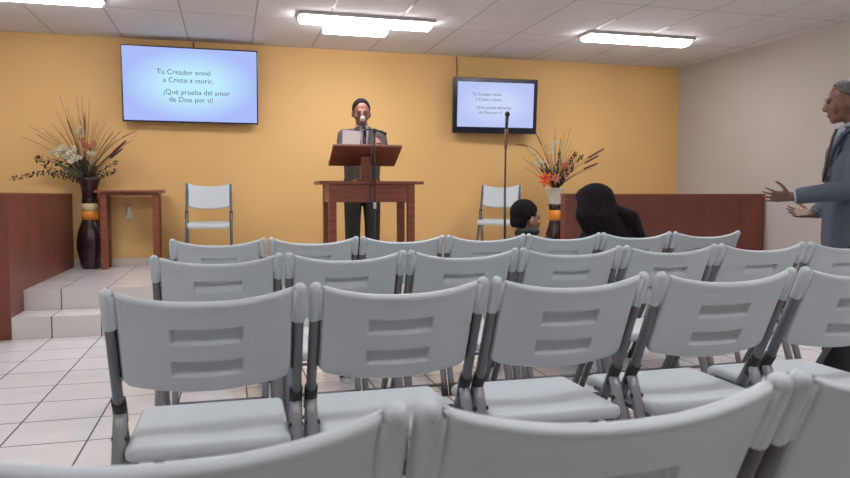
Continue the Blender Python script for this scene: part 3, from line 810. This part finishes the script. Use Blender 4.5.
for q in (-1, 1):
    bm = bmesh.new(); tube(bm, [(q*.03, .085, 1.49), (q*.068, .05, 1.485), (q*.082, -.02, 1.465), (q*.075, -.075, 1.43), (q*.06, -.118, 1.34), (q*.022, -.145, 1.18)], [.012, .013, .013, .013, .014, .007], 8); obj('lapel', bm, M['suit2'], t, True)
for s in 'LR':
    a, b = V['el'+s], V['wr'+s]; bm = bmesh.new(); tube(bm, [a.lerp(b, .84), a.lerp(b, .97)], .036, 14); obj('shirt_cuff', bm, M['shirtb'], t, True)

# --- child on the farthest row, head turned towards the woman
Rr = R3(math.radians(6), 0, math.radians(-72))
k = .80
J = dict(head=(.0, -.01, .942), neck=(.0, .01, .845), chest=(0, .02, .68), pelvis=(0, .04, .56),
         shL=(.125, .02, .79), shR=(-.125, .02, .79), elL=(.16, -.03, .62), elR=(-.16, -.03, .62),
         wrL=(.09, -.17, .585), wrR=(-.09, -.17, .585), hipL=(.065, .03, .54), hipR=(-.065, .03, .54),
         knL=(.08, -.29, .53), knR=(-.08, -.29, .53), anL=(.08, -.31, .20), anR=(-.08, -.31, .20), hR=Rr, floor=.12,
         handL=dict(d=(-.3, -1, -.1), n=(0, 0, 1), curl=.3, side=-1, s=.75), handR=dict(d=(.3, -1, -.1), n=(0, 0, 1), curl=.3, side=1, s=.75))
t, V, R, body = figure('person', 'child with short dark hair sitting in the farthest row, face turned sideways', (1.755, 4.05, .01), PI, J, M['skin3'], M['kidc'], M['navy'], None, hs=.92, seated=True, jk=.70)
hair_short(t, V['head'], R, .92, M['hair'])
bm = bmesh.new(); tube(bm, [(.055*math.cos(a), .01+.06*math.sin(a), .862+.012*math.sin(a)) for a in [i*2*PI/12 for i in range(13)]], .022, 8); obj('collar', bm, M['kidc'], t, True)

# --- woman with long dark hair on the farthest row
Rr = R3(math.radians(22), math.radians(-8), math.radians(35))
J = dict(head=(.10, -.05, 1.03), neck=(.05, .0, .925), chest=(-.03, .02, .73), pelvis=(0, .02, .55),
         shL=(.14, -.01, .855), shR=(-.125, .03, .915), elL=(.21, -.08, .63), elR=(-.22, -.06, .62),
         wrL=(.10, -.25, .56), wrR=(-.10, -.25, .56), hipL=(.08, .0, .55), hipR=(-.08, .0, .55),
         knL=(.09, -.37, .53), knR=(-.09, -.37, .53), anL=(.09, -.36, .09), anR=(-.09, -.36, .09), hR=Rr,
         handL=dict(d=(-.3, -1, -.1), n=(0, 0, 1), curl=.3, side=-1), handR=dict(d=(.3, -1, -.1), n=(0, 0, 1), curl=.3, side=1))
t, V, R, body = figure('person', 'woman with long dark hair and navy top sitting in the farthest row', (2.33, 4.03, .02), PI, J, M['skin3'], M['navy'], M['navy'], None, seated=True, jk=.86)
bm = bmesh.new(); hc = V['head']
ell(bm, hc+Vector((0, .02, .03)), (.116, .120, .098), None, 24); ell(bm, hc+R@Vector((0, -.02, .065)), (.085, .085, .055), R, 24)
for i in range(9): cap(bm, V['neck']+Vector((-.03-.012*i, .05, .06-.004*i)), V['shR']+Vector((.02-.008*i, .04, .03-.02*i)), .045, .040, 8)
for i in range(26):
    a = PI*(-.12+1.24*i/25)
    x, y = .102*math.cos(a), .03+.085*math.sin(a)
    q0 = hc+Vector((x*.75, y*.8, .06)); q1 = hc+Vector((x*1.1, y+.02, -.08)); q2 = hc+Vector((x*1.3-.09, y+.035, -.22-.05*random.random())); q3 = q2+Vector((-.09, .01, -.12))
    cap(bm, q0, q1, .034, .034, 8); cap(bm, q1, q2, .034, .026, 8); cap(bm, q2, q3, .026, .010, 8)
remesh('hair', bm, .008, M['hair'], t, 1)

# ------------------------------------------------------------------ camera, world, view
sc = bpy.context.scene
cd = bpy.data.cameras.new('camera'); cam = bpy.data.objects.new('camera', cd); COL.objects.link(cam)
cam.location = (0, 0, 1.095); cam.rotation_euler = (math.radians(90-3.47), 0, math.radians(-15.3))
cd.sensor_width = 36; cd.lens = 711/850*36; cd.clip_start = .02
cd.dof.use_dof = True; cd.dof.focus_distance = 4.0; cd.dof.aperture_fstop = 7.0
sc.camera = cam
w = bpy.data.worlds.new('world'); sc.world = w; w.use_nodes = True
w.node_tree.nodes['Background'].inputs[0].default_value = (.5, .5, .55, 1); w.node_tree.nodes['Background'].inputs[1].default_value = .3
sc.view_settings.view_transform = 'Standard'; sc.view_settings.look = 'None'; sc.view_settings.gamma = 1
sc.view_settings.use_curve_mapping = False
sc.view_settings.exposure = 0.1
